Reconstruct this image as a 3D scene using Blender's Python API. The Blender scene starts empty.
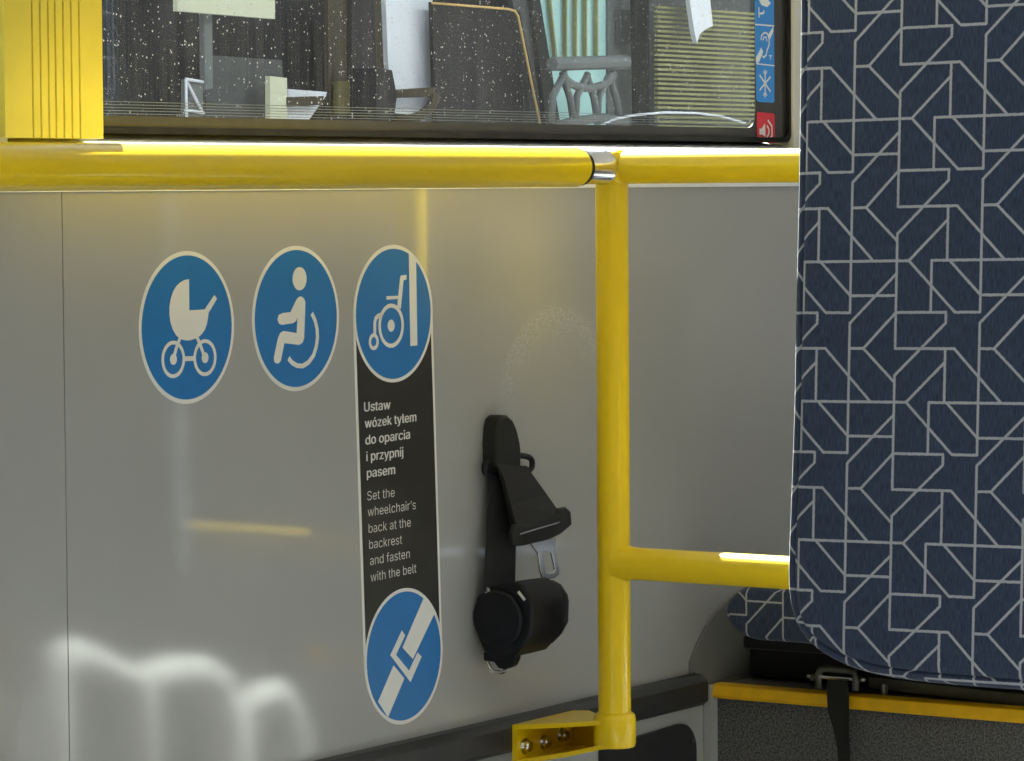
import bpy, bmesh, math, random
from mathutils import Vector, Matrix

random.seed(7)
sc = bpy.context.scene
C = sc.collection

# ------------------------------------------------------------------ camera
F = 3600.0                      # focal length in pixels of the 1024 x 761 frame
TH = math.atan(2358 / F)        # angle between the view and the side wall
PT = math.atan(194 / F)       # pitch down
RO = 0.007                      # roll
f0 = Vector((math.cos(TH), math.sin(TH), 0))
r0 = Vector((math.sin(TH), -math.cos(TH), 0))
CAM = Vector((0, 0, 1.0)) - 3.82 * f0 - (101 / F * 3.82) * r0
fw = f0 * math.cos(PT) + Vector((0, 0, -math.sin(PT)))
up0 = r0.cross(fw)
R_ = r0 * math.cos(RO) - up0 * math.sin(RO)
U_ = up0 * math.cos(RO) + r0 * math.sin(RO)
cd = bpy.data.cameras.new('camera'); cam = bpy.data.objects.new('camera', cd); C.objects.link(cam)
cd.sensor_width = 36; cd.lens = F / 1024 * 36; cd.clip_start = 0.05; cd.clip_end = 200
m = Matrix((R_, U_, -fw)).transposed().to_4x4(); m.translation = CAM; cam.matrix_world = m
sc.camera = cam

# ------------------------------------------------------------------ world, sun, exposure
SUN_E = 62.0
SKY_E = 1.4
EXPO = 0.0
w = bpy.data.worlds.new('sky'); sc.world = w; w.use_nodes = True
wn = w.node_tree; bg = wn.nodes['Background']
tc = wn.nodes.new('ShaderNodeTexCoord'); sp = wn.nodes.new('ShaderNodeSeparateXYZ'); cr = wn.nodes.new('ShaderNodeValToRGB')
wn.links.new(tc.outputs['Generated'], sp.inputs[0]); wn.links.new(sp.outputs['Z'], cr.inputs[0]); wn.links.new(cr.outputs[0], bg.inputs[0])
cr.color_ramp.elements[0].position = 0.0; cr.color_ramp.elements[0].color = (1.0, 0.98, 0.94, 1)
cr.color_ramp.elements[1].position = 0.8; cr.color_ramp.elements[1].color = (0.72, 0.84, 1.0, 1)
bg.inputs[1].default_value = SKY_E
sd = bpy.data.lights.new('sun', 'SUN'); sun = bpy.data.objects.new('sun', sd); C.objects.link(sun)
sd.energy = SUN_E; sd.angle = math.radians(0.6); sd.color = (1.0, 0.96, 0.88)
sun.rotation_euler = Vector((-1.0, -1.0, -1.58)).to_track_quat('-Z', 'Y').to_euler()
sun.location = (3, 3, 5)
sc.view_settings.view_transform = 'Standard'; sc.view_settings.look = 'None'
sc.view_settings.exposure = EXPO; sc.view_settings.gamma = 1.0; sc.view_settings.use_curve_mapping = False

W = 0.13        # interior face of the side wall (y)
G = 0.17        # glass plane

def ray(px, py):
    return fw + R_ * ((px - 512) / F) + U_ * ((380.5 - py) / F)
def Y(px, py, y=W):             # point of the plane y = const seen at a photo pixel
    d = ray(px, py); return CAM + d * ((y - CAM.y) / d.y)
def X(px, py, x):
    d = ray(px, py); return CAM + d * ((x - CAM.x) / d.x)

# ------------------------------------------------------------------ materials
def mat(name, col, rough=0.5, metal=0.0, spec=0.5, coat=0.0, coatr=0.1, noise=0.0, nscale=40, bump=0.0, bscale=200, col2=None):
    m = bpy.data.materials.new(name); m.use_nodes = True
    nt = m.node_tree; b = nt.nodes['Principled BSDF']
    b.inputs['Base Color'].default_value = (*col, 1); b.inputs['Roughness'].default_value = rough
    b.inputs['Metallic'].default_value = metal; b.inputs['Specular IOR Level'].default_value = spec
    b.inputs['Coat Weight'].default_value = coat; b.inputs['Coat Roughness'].default_value = coatr
    t = nt.nodes.new('ShaderNodeTexCoord')
    if noise > 0 or col2:
        n = nt.nodes.new('ShaderNodeTexNoise'); n.inputs['Scale'].default_value = nscale; n.inputs['Detail'].default_value = 4
        nt.links.new(t.outputs['Object'], n.inputs['Vector'])
        r = nt.nodes.new('ShaderNodeValToRGB'); r.color_ramp.elements[0].position = 0.38; r.color_ramp.elements[1].position = 0.62
        a = col; c = col2 or tuple(min(1, v * (1 + noise)) for v in col)
        if not col2: a = tuple(v * (1 - noise) for v in col)
        r.color_ramp.elements[0].color = (*a, 1); r.color_ramp.elements[1].color = (*c, 1)
        nt.links.new(n.outputs['Fac'], r.inputs[0]); nt.links.new(r.outputs[0], b.inputs['Base Color'])
    if bump > 0:
        n = nt.nodes.new('ShaderNodeTexNoise'); n.inputs['Scale'].default_value = bscale
        nt.links.new(t.outputs['Object'], n.inputs['Vector'])
        bp = nt.nodes.new('ShaderNodeBump'); bp.inputs['Strength'].default_value = bump; bp.inputs['Distance'].default_value = 0.001
        nt.links.new(n.outputs['Fac'], bp.inputs['Height']); nt.links.new(bp.outputs[0], b.inputs['Normal'])
    return m

M = {}
M['yellow'] = mat('yellow_paint', (0.88, 0.60, 0.002), 0.34, spec=0.4, coat=0.35, coatr=0.08, noise=0.02, nscale=8)
M['yellow_cover'] = mat('yellow_cover_plastic', (0.76, 0.66, 0.10), 0.45, noise=0.03, nscale=20)
M['nosing'] = mat('yellow_nosing_rubber', (0.88, 0.50, 0.005), 0.5, noise=0.05, nscale=60)
M['chrome'] = mat('brushed_steel', (0.72, 0.70, 0.68), 0.2, metal=1.0, noise=0.05, nscale=100)
M['steel_dark'] = mat('dull_steel', (0.12, 0.12, 0.10), 0.45, metal=0.6, noise=0.1, nscale=80)
M['black'] = mat('black_plastic', (0.006, 0.006, 0.008), 0.5, spec=0.3, bump=0.25, bscale=900, noise=0.1, nscale=50)
M['black_soft'] = mat('soft_black_plastic', (0.015, 0.015, 0.013), 0.55, spec=0.3, bump=0.3, bscale=900, noise=0.1, nscale=50)
M['rubber'] = mat('black_rubber', (0.02, 0.019, 0.018), 0.85, spec=0.2, noise=0.2, nscale=30)
M['frit'] = mat('dark_window_border', (0.045, 0.042, 0.036), 0.3, noise=0.1, nscale=30)
M['kick'] = mat('black_kick_strip', (0.022, 0.022, 0.024), 0.45, bump=0.3, bscale=300, noise=0.1, nscale=40)
M['grey_trim'] = mat('grey_trim', (0.42, 0.43, 0.42), 0.4, noise=0.03, nscale=20)
M['sill'] = mat('pale_sill', (0.8, 0.8, 0.78), 0.35, noise=0.02, nscale=20)
M['pillar'] = mat('beige_pillar', (0.68, 0.65, 0.58), 0.5, noise=0.02, nscale=20)
M['lower'] = mat('lower_panel', (0.42, 0.43, 0.40), 0.4, coat=0.3, coatr=0.2, noise=0.02, nscale=20)
M['arch'] = mat('wheel_arch_plastic', (0.17, 0.17, 0.16), 0.5, noise=0.04, nscale=30)  # darker than the wall: shade under the seat put into the colour
M['white'] = mat('sticker_white', (0.78, 0.77, 0.72), 0.45, noise=0.01)
M['blue'] = mat('sticker_blue', (0.012, 0.17, 0.47), 0.4, noise=0.02, nscale=30)
M['sblack'] = mat('sticker_black', (0.018, 0.018, 0.017), 0.4, noise=0.05, nscale=30)
M['winblue'] = mat('window_sticker_blue', (0.04, 0.30, 0.80), 0.4, noise=0.02)
M['winred'] = mat('window_sticker_red', (0.75, 0.03, 0.05), 0.4, noise=0.02)
M['winwhite'] = mat('window_sticker_white', (0.9, 0.9, 0.9), 0.4, noise=0.01)
M['carpet'] = mat('riser_carpet', (0.05, 0.05, 0.054), 0.95, nscale=420, col2=(0.16, 0.16, 0.17), bump=0.5, bscale=600)
M['floor'] = mat('speckled_vinyl', (0.22, 0.22, 0.22), 0.5, nscale=300, col2=(0.38, 0.38, 0.37))
M['ceil'] = mat('ceiling_panel', (0.75, 0.75, 0.73), 0.6, noise=0.01)
M['far'] = mat('far_wall_panel', (0.45, 0.45, 0.43), 0.5, noise=0.02)
M['shell'] = mat('white_painted_tube', (0.95, 0.95, 0.95), 0.4, noise=0.01)
M['tarmac'] = mat('tarmac', (0.16, 0.16, 0.16), 0.9, nscale=30, col2=(0.24, 0.24, 0.23))
M['x_dark'] = mat('charcoal_bodywork', (0.012, 0.012, 0.015), 0.5, spec=0.08, noise=0.15, nscale=4)
M['x_grey'] = mat('grey_bodywork', (0.06, 0.065, 0.072), 0.5, spec=0.08, noise=0.1, nscale=5)
M['x_mid'] = mat('mid_grey_bodywork', (0.13, 0.145, 0.155), 0.5, spec=0.08, noise=0.08, nscale=5)
M['x_pale'] = mat('pale_lavender_panel', (0.62, 0.65, 0.75), 0.5, spec=0.08, noise=0.03, nscale=4)
M['x_teal'] = mat('pale_teal_panel', (0.34, 0.56, 0.58), 0.5, spec=0.08, noise=0.04, nscale=4)
M['x_cream'] = mat('cream_panel', (0.55, 0.56, 0.44), 0.5, spec=0.08, noise=0.03, nscale=4)
M['x_gold'] = mat('gold_trim', (0.62, 0.42, 0.16), 0.35, spec=0.08, noise=0.05)
M['x_brown'] = mat('brown_band', (0.045, 0.036, 0.022), 0.6, spec=0.08, noise=0.1, nscale=8)
M['x_olive'] = mat('olive_panel', (0.10, 0.085, 0.02), 0.6, spec=0.08, noise=0.15, nscale=8)
M['x_slat'] = mat('olive_slat', (0.22, 0.22, 0.10), 0.6, spec=0.08, noise=0.1, nscale=20)

# grey satin side panel with fine scratches swept by the belt
def wall_mat():
    m = bpy.data.materials.new('satin_grey_laminate'); m.use_nodes = True
    nt = m.node_tree; N = nt.nodes; L = nt.links; b = N['Principled BSDF']
    t = N.new('ShaderNodeTexCoord')
    n = N.new('ShaderNodeTexNoise'); n.inputs['Scale'].default_value = 6; n.inputs['Detail'].default_value = 3
    L.new(t.outputs['Object'], n.inputs['Vector'])
    r = N.new('ShaderNodeValToRGB')
    r.color_ramp.elements[0].color = (0.345, 0.345, 0.33, 1); r.color_ramp.elements[1].color = (0.385, 0.385, 0.368, 1)
    L.new(n.outputs['Fac'], r.inputs[0])
    # arched scratch marks: a ring of wear about the belt anchor
    s = N.new('ShaderNodeSeparateXYZ'); L.new(t.outputs['Object'], s.inputs[0])
    c0 = Y(557, 412, W)
    sx = N.new('ShaderNodeMath'); sx.operation = 'SUBTRACT'; sx.inputs[1].default_value = c0.x; L.new(s.outputs[0], sx.inputs[0])
    sz = N.new('ShaderNodeMath'); sz.operation = 'SUBTRACT'; sz.inputs[1].default_value = c0.z; L.new(s.outputs[2], sz.inputs[0])
    cb_ = N.new('ShaderNodeCombineXYZ'); L.new(sx.outputs[0], cb_.inputs[0]); L.new(sz.outputs[0], cb_.inputs[1])
    ln = N.new('ShaderNodeVectorMath'); ln.operation = 'LENGTH'; L.new(cb_.outputs[0], ln.inputs[0])
    rg_ = N.new('ShaderNodeValToRGB'); el = rg_.color_ramp.elements
    el[0].position = 0.072; el[0].color = (0, 0, 0, 1); el[1].position = 0.122; el[1].color = (0, 0, 0, 1)
    e2 = el.new(0.092); e2.color = (0.5, 0.5, 0.5, 1); e3 = el.new(0.112); e3.color = (1, 1, 1, 1)
    L.new(ln.outputs['Value'], rg_.inputs[0])
    hz = N.new('ShaderNodeMapRange'); hz.inputs[1].default_value = -0.02; hz.inputs[2].default_value = 0.06; L.new(sz.outputs[0], hz.inputs[0])
    ns = N.new('ShaderNodeTexNoise'); ns.inputs['Scale'].default_value = 420; ns.inputs['Detail'].default_value = 5; L.new(t.outputs['Object'], ns.inputs['Vector'])
    nr = N.new('ShaderNodeMapRange'); nr.inputs[1].default_value = 0.42; nr.inputs[2].default_value = 0.62; nr.inputs[4].default_value = 0.45; L.new(ns.outputs['Fac'], nr.inputs[0])
    q1 = N.new('ShaderNodeMath'); q1.operation = 'MULTIPLY'; L.new(rg_.outputs[0], q1.inputs[0]); L.new(hz.outputs[0], q1.inputs[1])
    q2_ = N.new('ShaderNodeMath'); q2_.operation = 'MULTIPLY'; L.new(q1.outputs[0], q2_.inputs[0]); L.new(nr.outputs[0], q2_.inputs[1])
    mw = N.new('ShaderNodeMix'); mw.data_type = 'RGBA'; L.new(q2_.outputs[0], mw.inputs[0]); L.new(r.outputs[0], mw.inputs[6]); mw.inputs[7].default_value = (0.62, 0.62, 0.6, 1)
    L.new(mw.outputs[2], b.inputs['Base Color'])
    b.inputs['Roughness'].default_value = 0.42; b.inputs['Specular IOR Level'].default_value = 0.5
    b.inputs['Coat Weight'].default_value = 1.0; b.inputs['Coat Roughness'].default_value = 0.075
    fine = N.new('ShaderNodeTexNoise'); fine.inputs['Scale'].default_value = 1500
    L.new(t.outputs['Object'], fine.inputs['Vector'])
    bp = N.new('ShaderNodeBump'); bp.inputs['Strength'].default_value = 0.12; bp.inputs['Distance'].default_value = 0.0003
    L.new(fine.outputs['Fac'], bp.inputs['Height']); L.new(bp.outputs[0], b.inputs['Normal'])
    return m
M['wall'] = wall_mat()

def web_mat():
    m = bpy.data.materials.new('woven_black_webbing'); m.use_nodes = True
    nt = m.node_tree; N = nt.nodes; L = nt.links; b = N['Principled BSDF']
    b.inputs['Base Color'].default_value = (0.007, 0.0065, 0.0065, 1); b.inputs['Roughness'].default_value = 0.7
    t = N.new('ShaderNodeTexCoord'); wv = N.new('ShaderNodeTexWave'); wv.bands_direction = 'DIAGONAL'; wv.inputs['Scale'].default_value = 300
    L.new(t.outputs['Object'], wv.inputs['Vector'])
    bp = N.new('ShaderNodeBump'); bp.inputs['Strength'].default_value = 0.4; bp.inputs['Distance'].default_value = 0.0004
    L.new(wv.outputs['Fac'], bp.inputs['Height']); L.new(bp.outputs[0], b.inputs['Normal'])
    return m
M['web'] = web_mat()

# dusty glass: clear pane, weak reflection, dust specks and dried streaks
def glass_mat(dusty=True):
    m = bpy.data.materials.new('dusty_glass' if dusty else 'clear_glass'); m.use_nodes = True
    nt = m.node_tree; N = nt.nodes; L = nt.links
    N.remove(N['Principled BSDF']); out = N['Material Output']
    tr = N.new('ShaderNodeBsdfTransparent'); tr.inputs[0].default_value = (0.82, 0.86, 0.86, 1)
    gl = N.new('ShaderNodeBsdfGlossy'); gl.inputs['Roughness'].default_value = 0.01
    lw_ = N.new('ShaderNodeLayerWeight'); lw_.inputs[0].default_value = 0.5
    fp = N.new('ShaderNodeMath'); fp.operation = 'POWER'; fp.inputs[1].default_value = 5; L.new(lw_.outputs['Facing'], fp.inputs[0])
    fr = N.new('ShaderNodeMath'); fr.operation = 'MULTIPLY_ADD'; fr.inputs[1].default_value = 0.9; fr.inputs[2].default_value = 0.025; L.new(fp.outputs[0], fr.inputs[0])
    mx = N.new('ShaderNodeMixShader'); L.new(fr.outputs[0], mx.inputs[0]); L.new(tr.outputs[0], mx.inputs[1]); L.new(gl.outputs[0], mx.inputs[2])
    if not dusty:
        L.new(mx.outputs[0], out.inputs[0]); return m
    t = N.new('ShaderNodeTexCoord')
    vo = N.new('ShaderNodeTexVoronoi'); vo.inputs['Scale'].default_value = 330
    L.new(t.outputs['Object'], vo.inputs['Vector'])
    c1 = N.new('ShaderNodeMath'); c1.operation = 'LESS_THAN'
    # speck radius varies from cell to cell
    sc_ = N.new('ShaderNodeSeparateColor'); L.new(vo.outputs['Color'], sc_.inputs[0])
    pw = N.new('ShaderNodeMath'); pw.operation = 'POWER'; pw.inputs[1].default_value = 10; L.new(sc_.outputs[0], pw.inputs[0])
    ml = N.new('ShaderNodeMath'); ml.operation = 'MULTIPLY'; ml.inputs[1].default_value = 0.38; L.new(pw.outputs[0], ml.inputs[0])
    L.new(vo.outputs['Distance'], c1.inputs[0]); L.new(ml.outputs[0], c1.inputs[1])
    mp = N.new('ShaderNodeMapping'); mp.inputs['Scale'].default_value = (520, 1, 5); L.new(t.outputs['Object'], mp.inputs[0])
    n = N.new('ShaderNodeTexNoise'); n.inputs['Scale'].default_value = 1.0; n.inputs['Detail'].default_value = 3; L.new(mp.outputs[0], n.inputs['Vector'])
    rr = N.new('ShaderNodeMapRange'); rr.inputs[1].default_value = 0.42; rr.inputs[2].default_value = 0.85; rr.inputs[3].default_value = 0.0; rr.inputs[4].default_value = 0.022
    L.new(n.outputs['Fac'], rr.inputs[0])
    m1 = N.new('ShaderNodeMath'); m1.operation = 'MULTIPLY'; m1.inputs[1].default_value = 0.22; L.new(c1.outputs[0], m1.inputs[0])
    ad = N.new('ShaderNodeMath'); ad.operation = 'ADD'; ad.use_clamp = True; L.new(m1.outputs[0], ad.inputs[0]); L.new(rr.outputs[0], ad.inputs[1])
    df = N.new('ShaderNodeBsdfDiffuse'); df.inputs[0].default_value = (0.8, 0.8, 0.78, 1)
    tl = N.new('ShaderNodeBsdfTranslucent'); tl.inputs[0].default_value = (0.22, 0.22, 0.22, 1)
    a2 = N.new('ShaderNodeAddShader'); L.new(df.outputs[0], a2.inputs[0]); L.new(tl.outputs[0], a2.inputs[1])
    m2 = N.new('ShaderNodeMixShader'); L.new(ad.outputs[0], m2.inputs[0]); L.new(mx.outputs[0], m2.inputs[1]); L.new(a2.outputs[0], m2.inputs[2])
    L.new(m2.outputs[0], out.inputs[0])
    return m
M['glass'] = glass_mat(True); M['glass2'] = glass_mat(False)

# navy fabric with the woven pale line pattern (UV in metres)
SEGS = [(.625,0,1.45,0),(.45,1,.742,.715),(.45,0,.81,.365),(.81,.365,1.0,.365),(0,.44,0,1.365),(.625,0,.625,.365),
        (.357,.365,.742,.365),(.742,.365,.742,.44),(.742,.44,.357,.81),(.357,.81,.357,1.62),(.357,.62,.81,.62),
        (.81,.62,1.175,1.0),(.742,.62,.742,1.0),(.76,0,1.0,.245),(1.0,.245,1.357,.245),(0,.44,.357,.09),
        (.357,.365,.11,.62),(0,.62,.11,.62),(.11,.62,.357,.86)]
def fabric_mat(name, PU, PV, ou=0.0, ov=0.0, lw=0.0013):
    m = bpy.data.materials.new(name); m.use_nodes = True
    nt = m.node_tree; N = nt.nodes; L = nt.links; b = N['Principled BSDF']
    uv = N.new('ShaderNodeUVMap'); uv.uv_map = 'UVMap'
    # slight weave wobble on the lines
    nz = N.new('ShaderNodeTexNoise'); nz.inputs['Scale'].default_value = 700; L.new(uv.outputs[0], nz.inputs['Vector'])
    nv = N.new('ShaderNodeVectorMath'); nv.operation = 'MULTIPLY_ADD'
    L.new(nz.outputs['Color'], nv.inputs[0]); nv.inputs[1].default_value = (0.0016, 0.0016, 0); L.new(uv.outputs[0], nv.inputs[2])
    off = N.new('ShaderNodeVectorMath'); off.operation = 'ADD'; off.inputs[1].default_value = (ou + 50 * PU, ov + 50 * PV, 0); L.new(nv.outputs[0], off.inputs[0])
    md = N.new('ShaderNodeVectorMath'); md.operation = 'MODULO'; md.inputs[1].default_value = (PU, PV, 1); L.new(off.outputs[0], md.inputs[0])
    last = None
    segs = []
    for a, b1, c, d in SEGS:
        for du in (0, -1, 1):
            for dv in (0, -1, 1):
                q = (a + du, b1 + dv, c + du, d + dv)
                if max(q[0], q[2]) < -0.005 or min(q[0], q[2]) > 1.005 or max(q[1], q[3]) < -0.005 or min(q[1], q[3]) > 1.005: continue
                segs.append(q)
    for q in segs:
        A = Vector((q[0] * PU, q[1] * PV, 0)); B = Vector((q[2] * PU, q[3] * PV, 0)); ba = B - A
        s = N.new('ShaderNodeVectorMath'); s.operation = 'SUBTRACT'; L.new(md.outputs[0], s.inputs[0]); s.inputs[1].default_value = A
        dt = N.new('ShaderNodeVectorMath'); dt.operation = 'DOT_PRODUCT'; L.new(s.outputs[0], dt.inputs[0]); dt.inputs[1].default_value = ba / ba.length_squared
        cl = N.new('ShaderNodeMath'); cl.operation = 'MULTIPLY'; cl.use_clamp = True; cl.inputs[1].default_value = 1; L.new(dt.outputs['Value'], cl.inputs[0])
        mu = N.new('ShaderNodeVectorMath'); mu.operation = 'SCALE'; mu.inputs[0].default_value = ba; L.new(cl.outputs[0], mu.inputs['Scale'])
        di = N.new('ShaderNodeVectorMath'); di.operation = 'DISTANCE'; L.new(s.outputs[0], di.inputs[0]); L.new(mu.outputs[0], di.inputs[1])
        if last is None: last = di.outputs['Value']
        else:
            mn = N.new('ShaderNodeMath'); mn.operation = 'MINIMUM'; L.new(last, mn.inputs[0]); L.new(di.outputs['Value'], mn.inputs[1]); last = mn.outputs[0]
    mr = N.new('ShaderNodeMapRange'); mr.inputs[1].default_value = lw * 0.8; mr.inputs[2].default_value = lw * 1.25; mr.inputs[3].default_value = 1; mr.inputs[4].default_value = 0
    L.new(last, mr.inputs[0])
    mp = N.new('ShaderNodeMapping'); mp.inputs['Scale'].default_value = (900, 90, 1); L.new(uv.outputs[0], mp.inputs[0])
    n2 = N.new('ShaderNodeTexNoise'); n2.inputs['Scale'].default_value = 1; n2.inputs['Detail'].default_value = 2; L.new(mp.outputs[0], n2.inputs['Vector'])
    r2 = N.new('ShaderNodeValToRGB'); r2.color_ramp.elements[0].position = .3; r2.color_ramp.elements[1].position = .72
    r2.color_ramp.elements[0].color = (0.024, 0.036, 0.070, 1); r2.color_ramp.elements[1].color = (0.050, 0.070, 0.125, 1)
    L.new(n2.outputs['Fac'], r2.inputs[0])
    mc = N.new('ShaderNodeMix'); mc.data_type = 'RGBA'; L.new(mr.outputs[0], mc.inputs[0]); L.new(r2.outputs[0], mc.inputs[6]); mc.inputs[7].default_value = (0.38, 0.39, 0.44, 1)
    L.new(mc.outputs[2], b.inputs['Base Color'])
    b.inputs['Roughness'].default_value = 0.95; b.inputs['Specular IOR Level'].default_value = 0.15; b.inputs['Sheen Weight'].default_value = 0.15
    bp = N.new('ShaderNodeBump'); bp.inputs['Strength'].default_value = 0.4; bp.inputs['Distance'].default_value = 0.0006
    L.new(n2.outputs['Fac'], bp.inputs['Height']); L.new(bp.outputs[0], b.inputs['Normal'])
    return m

# ------------------------------------------------------------------ builders
def link(name, bm, mt, parent=None, smooth=False, bevel=0.0, seg=2):
    bmesh.ops.remove_doubles(bm, verts=bm.verts, dist=1e-6)
    bmesh.ops.recalc_face_normals(bm, faces=bm.faces)
    me = bpy.data.meshes.new(name); bm.to_mesh(me); bm.free()
    mts = mt if isinstance(mt, (list, tuple)) else [mt]
    for x in mts: me.materials.append(x)
    if smooth:
        for p in me.polygons: p.use_smooth = True
    o = bpy.data.objects.new(name, me); C.objects.link(o)
    if parent is not None:
        o.parent = parent
        o.matrix_parent_inverse = Matrix.Translation(parent.location).inverted() if parent.type == 'EMPTY' else Matrix.Identity(4)
    if bevel > 0:
        b = o.modifiers.new('bevel', 'BEVEL'); b.width = bevel; b.segments = seg; b.limit_method = 'ANGLE'; b.angle_limit = math.radians(35)
        for p in me.polygons: p.use_smooth = True
        ws = o.modifiers.new('wn', 'WEIGHTED_NORMAL'); ws.keep_sharp = True
    return o
def thing(name, label, cat, loc=(0, 0, 0), group=None):
    o = bpy.data.objects.new(name, None); C.objects.link(o); o.location = loc; o.empty_display_size = 0.05
    o['label'] = label; o['category'] = cat
    if group: o['group'] = group
    return o
def tag(o, label, cat, group=None, kind=None):
    o['label'] = label; o['category'] = cat
    if group: o['group'] = group
    if kind: o['kind'] = kind
    return o
def struct(name, bm, mt, label=None, **k):
    o = link(name, bm, mt, **k); o['kind'] = 'structure'
    if label: o['label'] = label
    o['category'] = name.split('_')[0]
    return o
def box(bm, a, b):
    lo = [min(a[i], b[i]) for i in range(3)]; hi = [max(a[i], b[i]) for i in range(3)]
    vs = [bm.verts.new((x, y, z)) for x in (lo[0], hi[0]) for y in (lo[1], hi[1]) for z in (lo[2], hi[2])]
    for f in ((0,1,3,2),(4,6,7,5),(0,4,5,1),(2,3,7,6),(0,2,6,4),(1,5,7,3)): bm.faces.new([vs[i] for i in f])
    return bm
def B(*pairs):
    bm = bmesh.new()
    for a, b in pairs: box(bm, a, b)
    return bm
def prism(bm, pts, off):            # closed polygon of 3D points, swept by the vector off
    off = Vector(off); n = len(pts)
    a = [bm.verts.new(p) for p in pts]; b = [bm.verts.new(Vector(p) + off) for p in pts]
    bm.faces.new(a); bm.faces.new(b[::-1])
    for i in range(n): bm.faces.new((a[i], a[(i+1) % n], b[(i+1) % n], b[i]))
    return bm
def tube(bm, path, r, n=24, caps=True):
    path = [Vector(p) for p in path]; rings = []
    prev = None
    for i, p in enumerate(path):
        t = (path[min(i+1, len(path)-1)] - path[max(i-1, 0)]).normalized()
        if prev is None:
            ax = Vector((0, 0, 1)) if abs(t.z) < 0.9 else Vector((1, 0, 0))
            u = t.cross(ax).normalized()
        else:
            u = (prev - t * prev.dot(t)).normalized()
        prev = u; v = t.cross(u)
        rr = r[i] if isinstance(r, (list, tuple)) else r
        rings.append([bm.verts.new(p + (u * math.cos(2*math.pi*k/n) + v * math.sin(2*math.pi*k/n)) * rr) for k in range(n)])
    for a, b in zip(rings, rings[1:]):
        for k in range(n): bm.faces.new((a[k], a[(k+1) % n], b[(k+1) % n], b[k]))
    if caps: bm.faces.new(rings[0][::-1]); bm.faces.new(rings[-1])
    return bm
def auto(o, ang=35):                # smooth sides, crisp caps
    me = o.data
    for p in me.polygons: p.use_smooth = True
    bm = bmesh.new(); bm.from_mesh(me)
    for e in bm.edges:
        if len(e.link_faces) == 2 and e.calc_face_angle(0) > math.radians(ang): e.smooth = False
    bm.to_mesh(me); bm.free()
    return o
def ribbon(bm, lefts, rights, th=0.0015, nrm=Vector((0, -1, 0))):
    a = []
    for l, r in zip(lefts, rights):
        l = Vector(l); r = Vector(r)
        a.append([bm.verts.new(l), bm.verts.new(r), bm.verts.new(r - nrm * th), bm.verts.new(l - nrm * th)])
    for p, q in zip(a, a[1:]):
        for k in range(4): bm.faces.new((p[k], p[(k+1) % 4], q[(k+1) % 4], q[k]))
    bm.faces.new(a[0][::-1]); bm.faces.new(a[-1])
    return bm

# ------------------------------------------------------------------ the shell of the bus
X0, X1 = -5.0, 4.2
YF = -2.5
Z_SEAM = Y(66, 500).x
ZT = Y(300, 190).z                  # top of the grey panel
ZB = Y(650, 700).z                  # kick strip middle
ZS0, ZS1 = Y(650, 715).z, Y(650, 683).z   # kick strip bottom, top

bm = B(((X0, W, ZS0), (Z_SEAM - 0.0006, W + 0.02, ZT)), ((Z_SEAM + 0.0006, W, ZS0), (X1, W + 0.02, ZT)))
struct('wall_side', bm, M['wall'], 'satin grey side wall panel below the bus window')
struct('wall_backing', B(((X0, W + 0.021, 0), (X1, W + 0.06, ZT + 0.02))), M['rubber'], 'dark backing in the seam between wall panels')
struct('wall_lower', B(((X0, W + 0.004, 0), (X1, W + 0.02, ZS0))), M['lower'], 'grey lower wall panel under the black strip')
# window ledge: a small step above the panel and a sloped sill behind the rail
ZG = Y(450, 138, G).z               # lowest visible line of the window
bm = bmesh.new()
prism(bm, [(X0, W - 0.006, ZT), (X0, W - 0.006, ZT + 0.012), (X0, W + 0.002, ZG - 0.012), (X0, G + 0.03, ZG), (X0, G + 0.03, ZT)], (X1 - X0, 0, 0))
struct('trim_1', bm, M['sill'], 'pale sill trim along the foot of the window')
struct('floor', B(((X0, YF, -0.03), (X1, W + 0.02, 0))), M['floor'], 'speckled grey vinyl floor')
ZC, ZW = 2.35, 2.05
struct('ceiling', B(((X0, YF, ZC), (X1, W + 0.1, ZC + 0.04))), M['ceil'], 'pale ceiling panels')
struct('wall_cove', B(((X0, W, ZW), (X1, W + 0.1, ZC))), M['ceil'], 'pale cove panel above the windows')
struct('wall_opposite', B(((X0, YF, 0), (X1, YF - 0.05, 0.85)), ((X0, YF, 2.1), (X1, YF - 0.05, ZC)), ((-2.9, YF, .85), (-2.8, YF - .05, 2.1)), ((-0.6, YF, .85), (-0.5, YF - .05, 2.1)), ((1.5, YF, .85), (1.6, YF - .05, 2.1))), M['far'], 'opposite side wall with its window openings')
struct('wall_front', B(((X0 - 0.05, YF, 0), (X0, W + 0.1, ZC))), M['far'], 'front bulkhead')
struct('wall_rear', B(((X1, YF, 0), (X1 + 0.05, W + 0.1, ZC))), M['far'], 'rear bulkhead')

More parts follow.
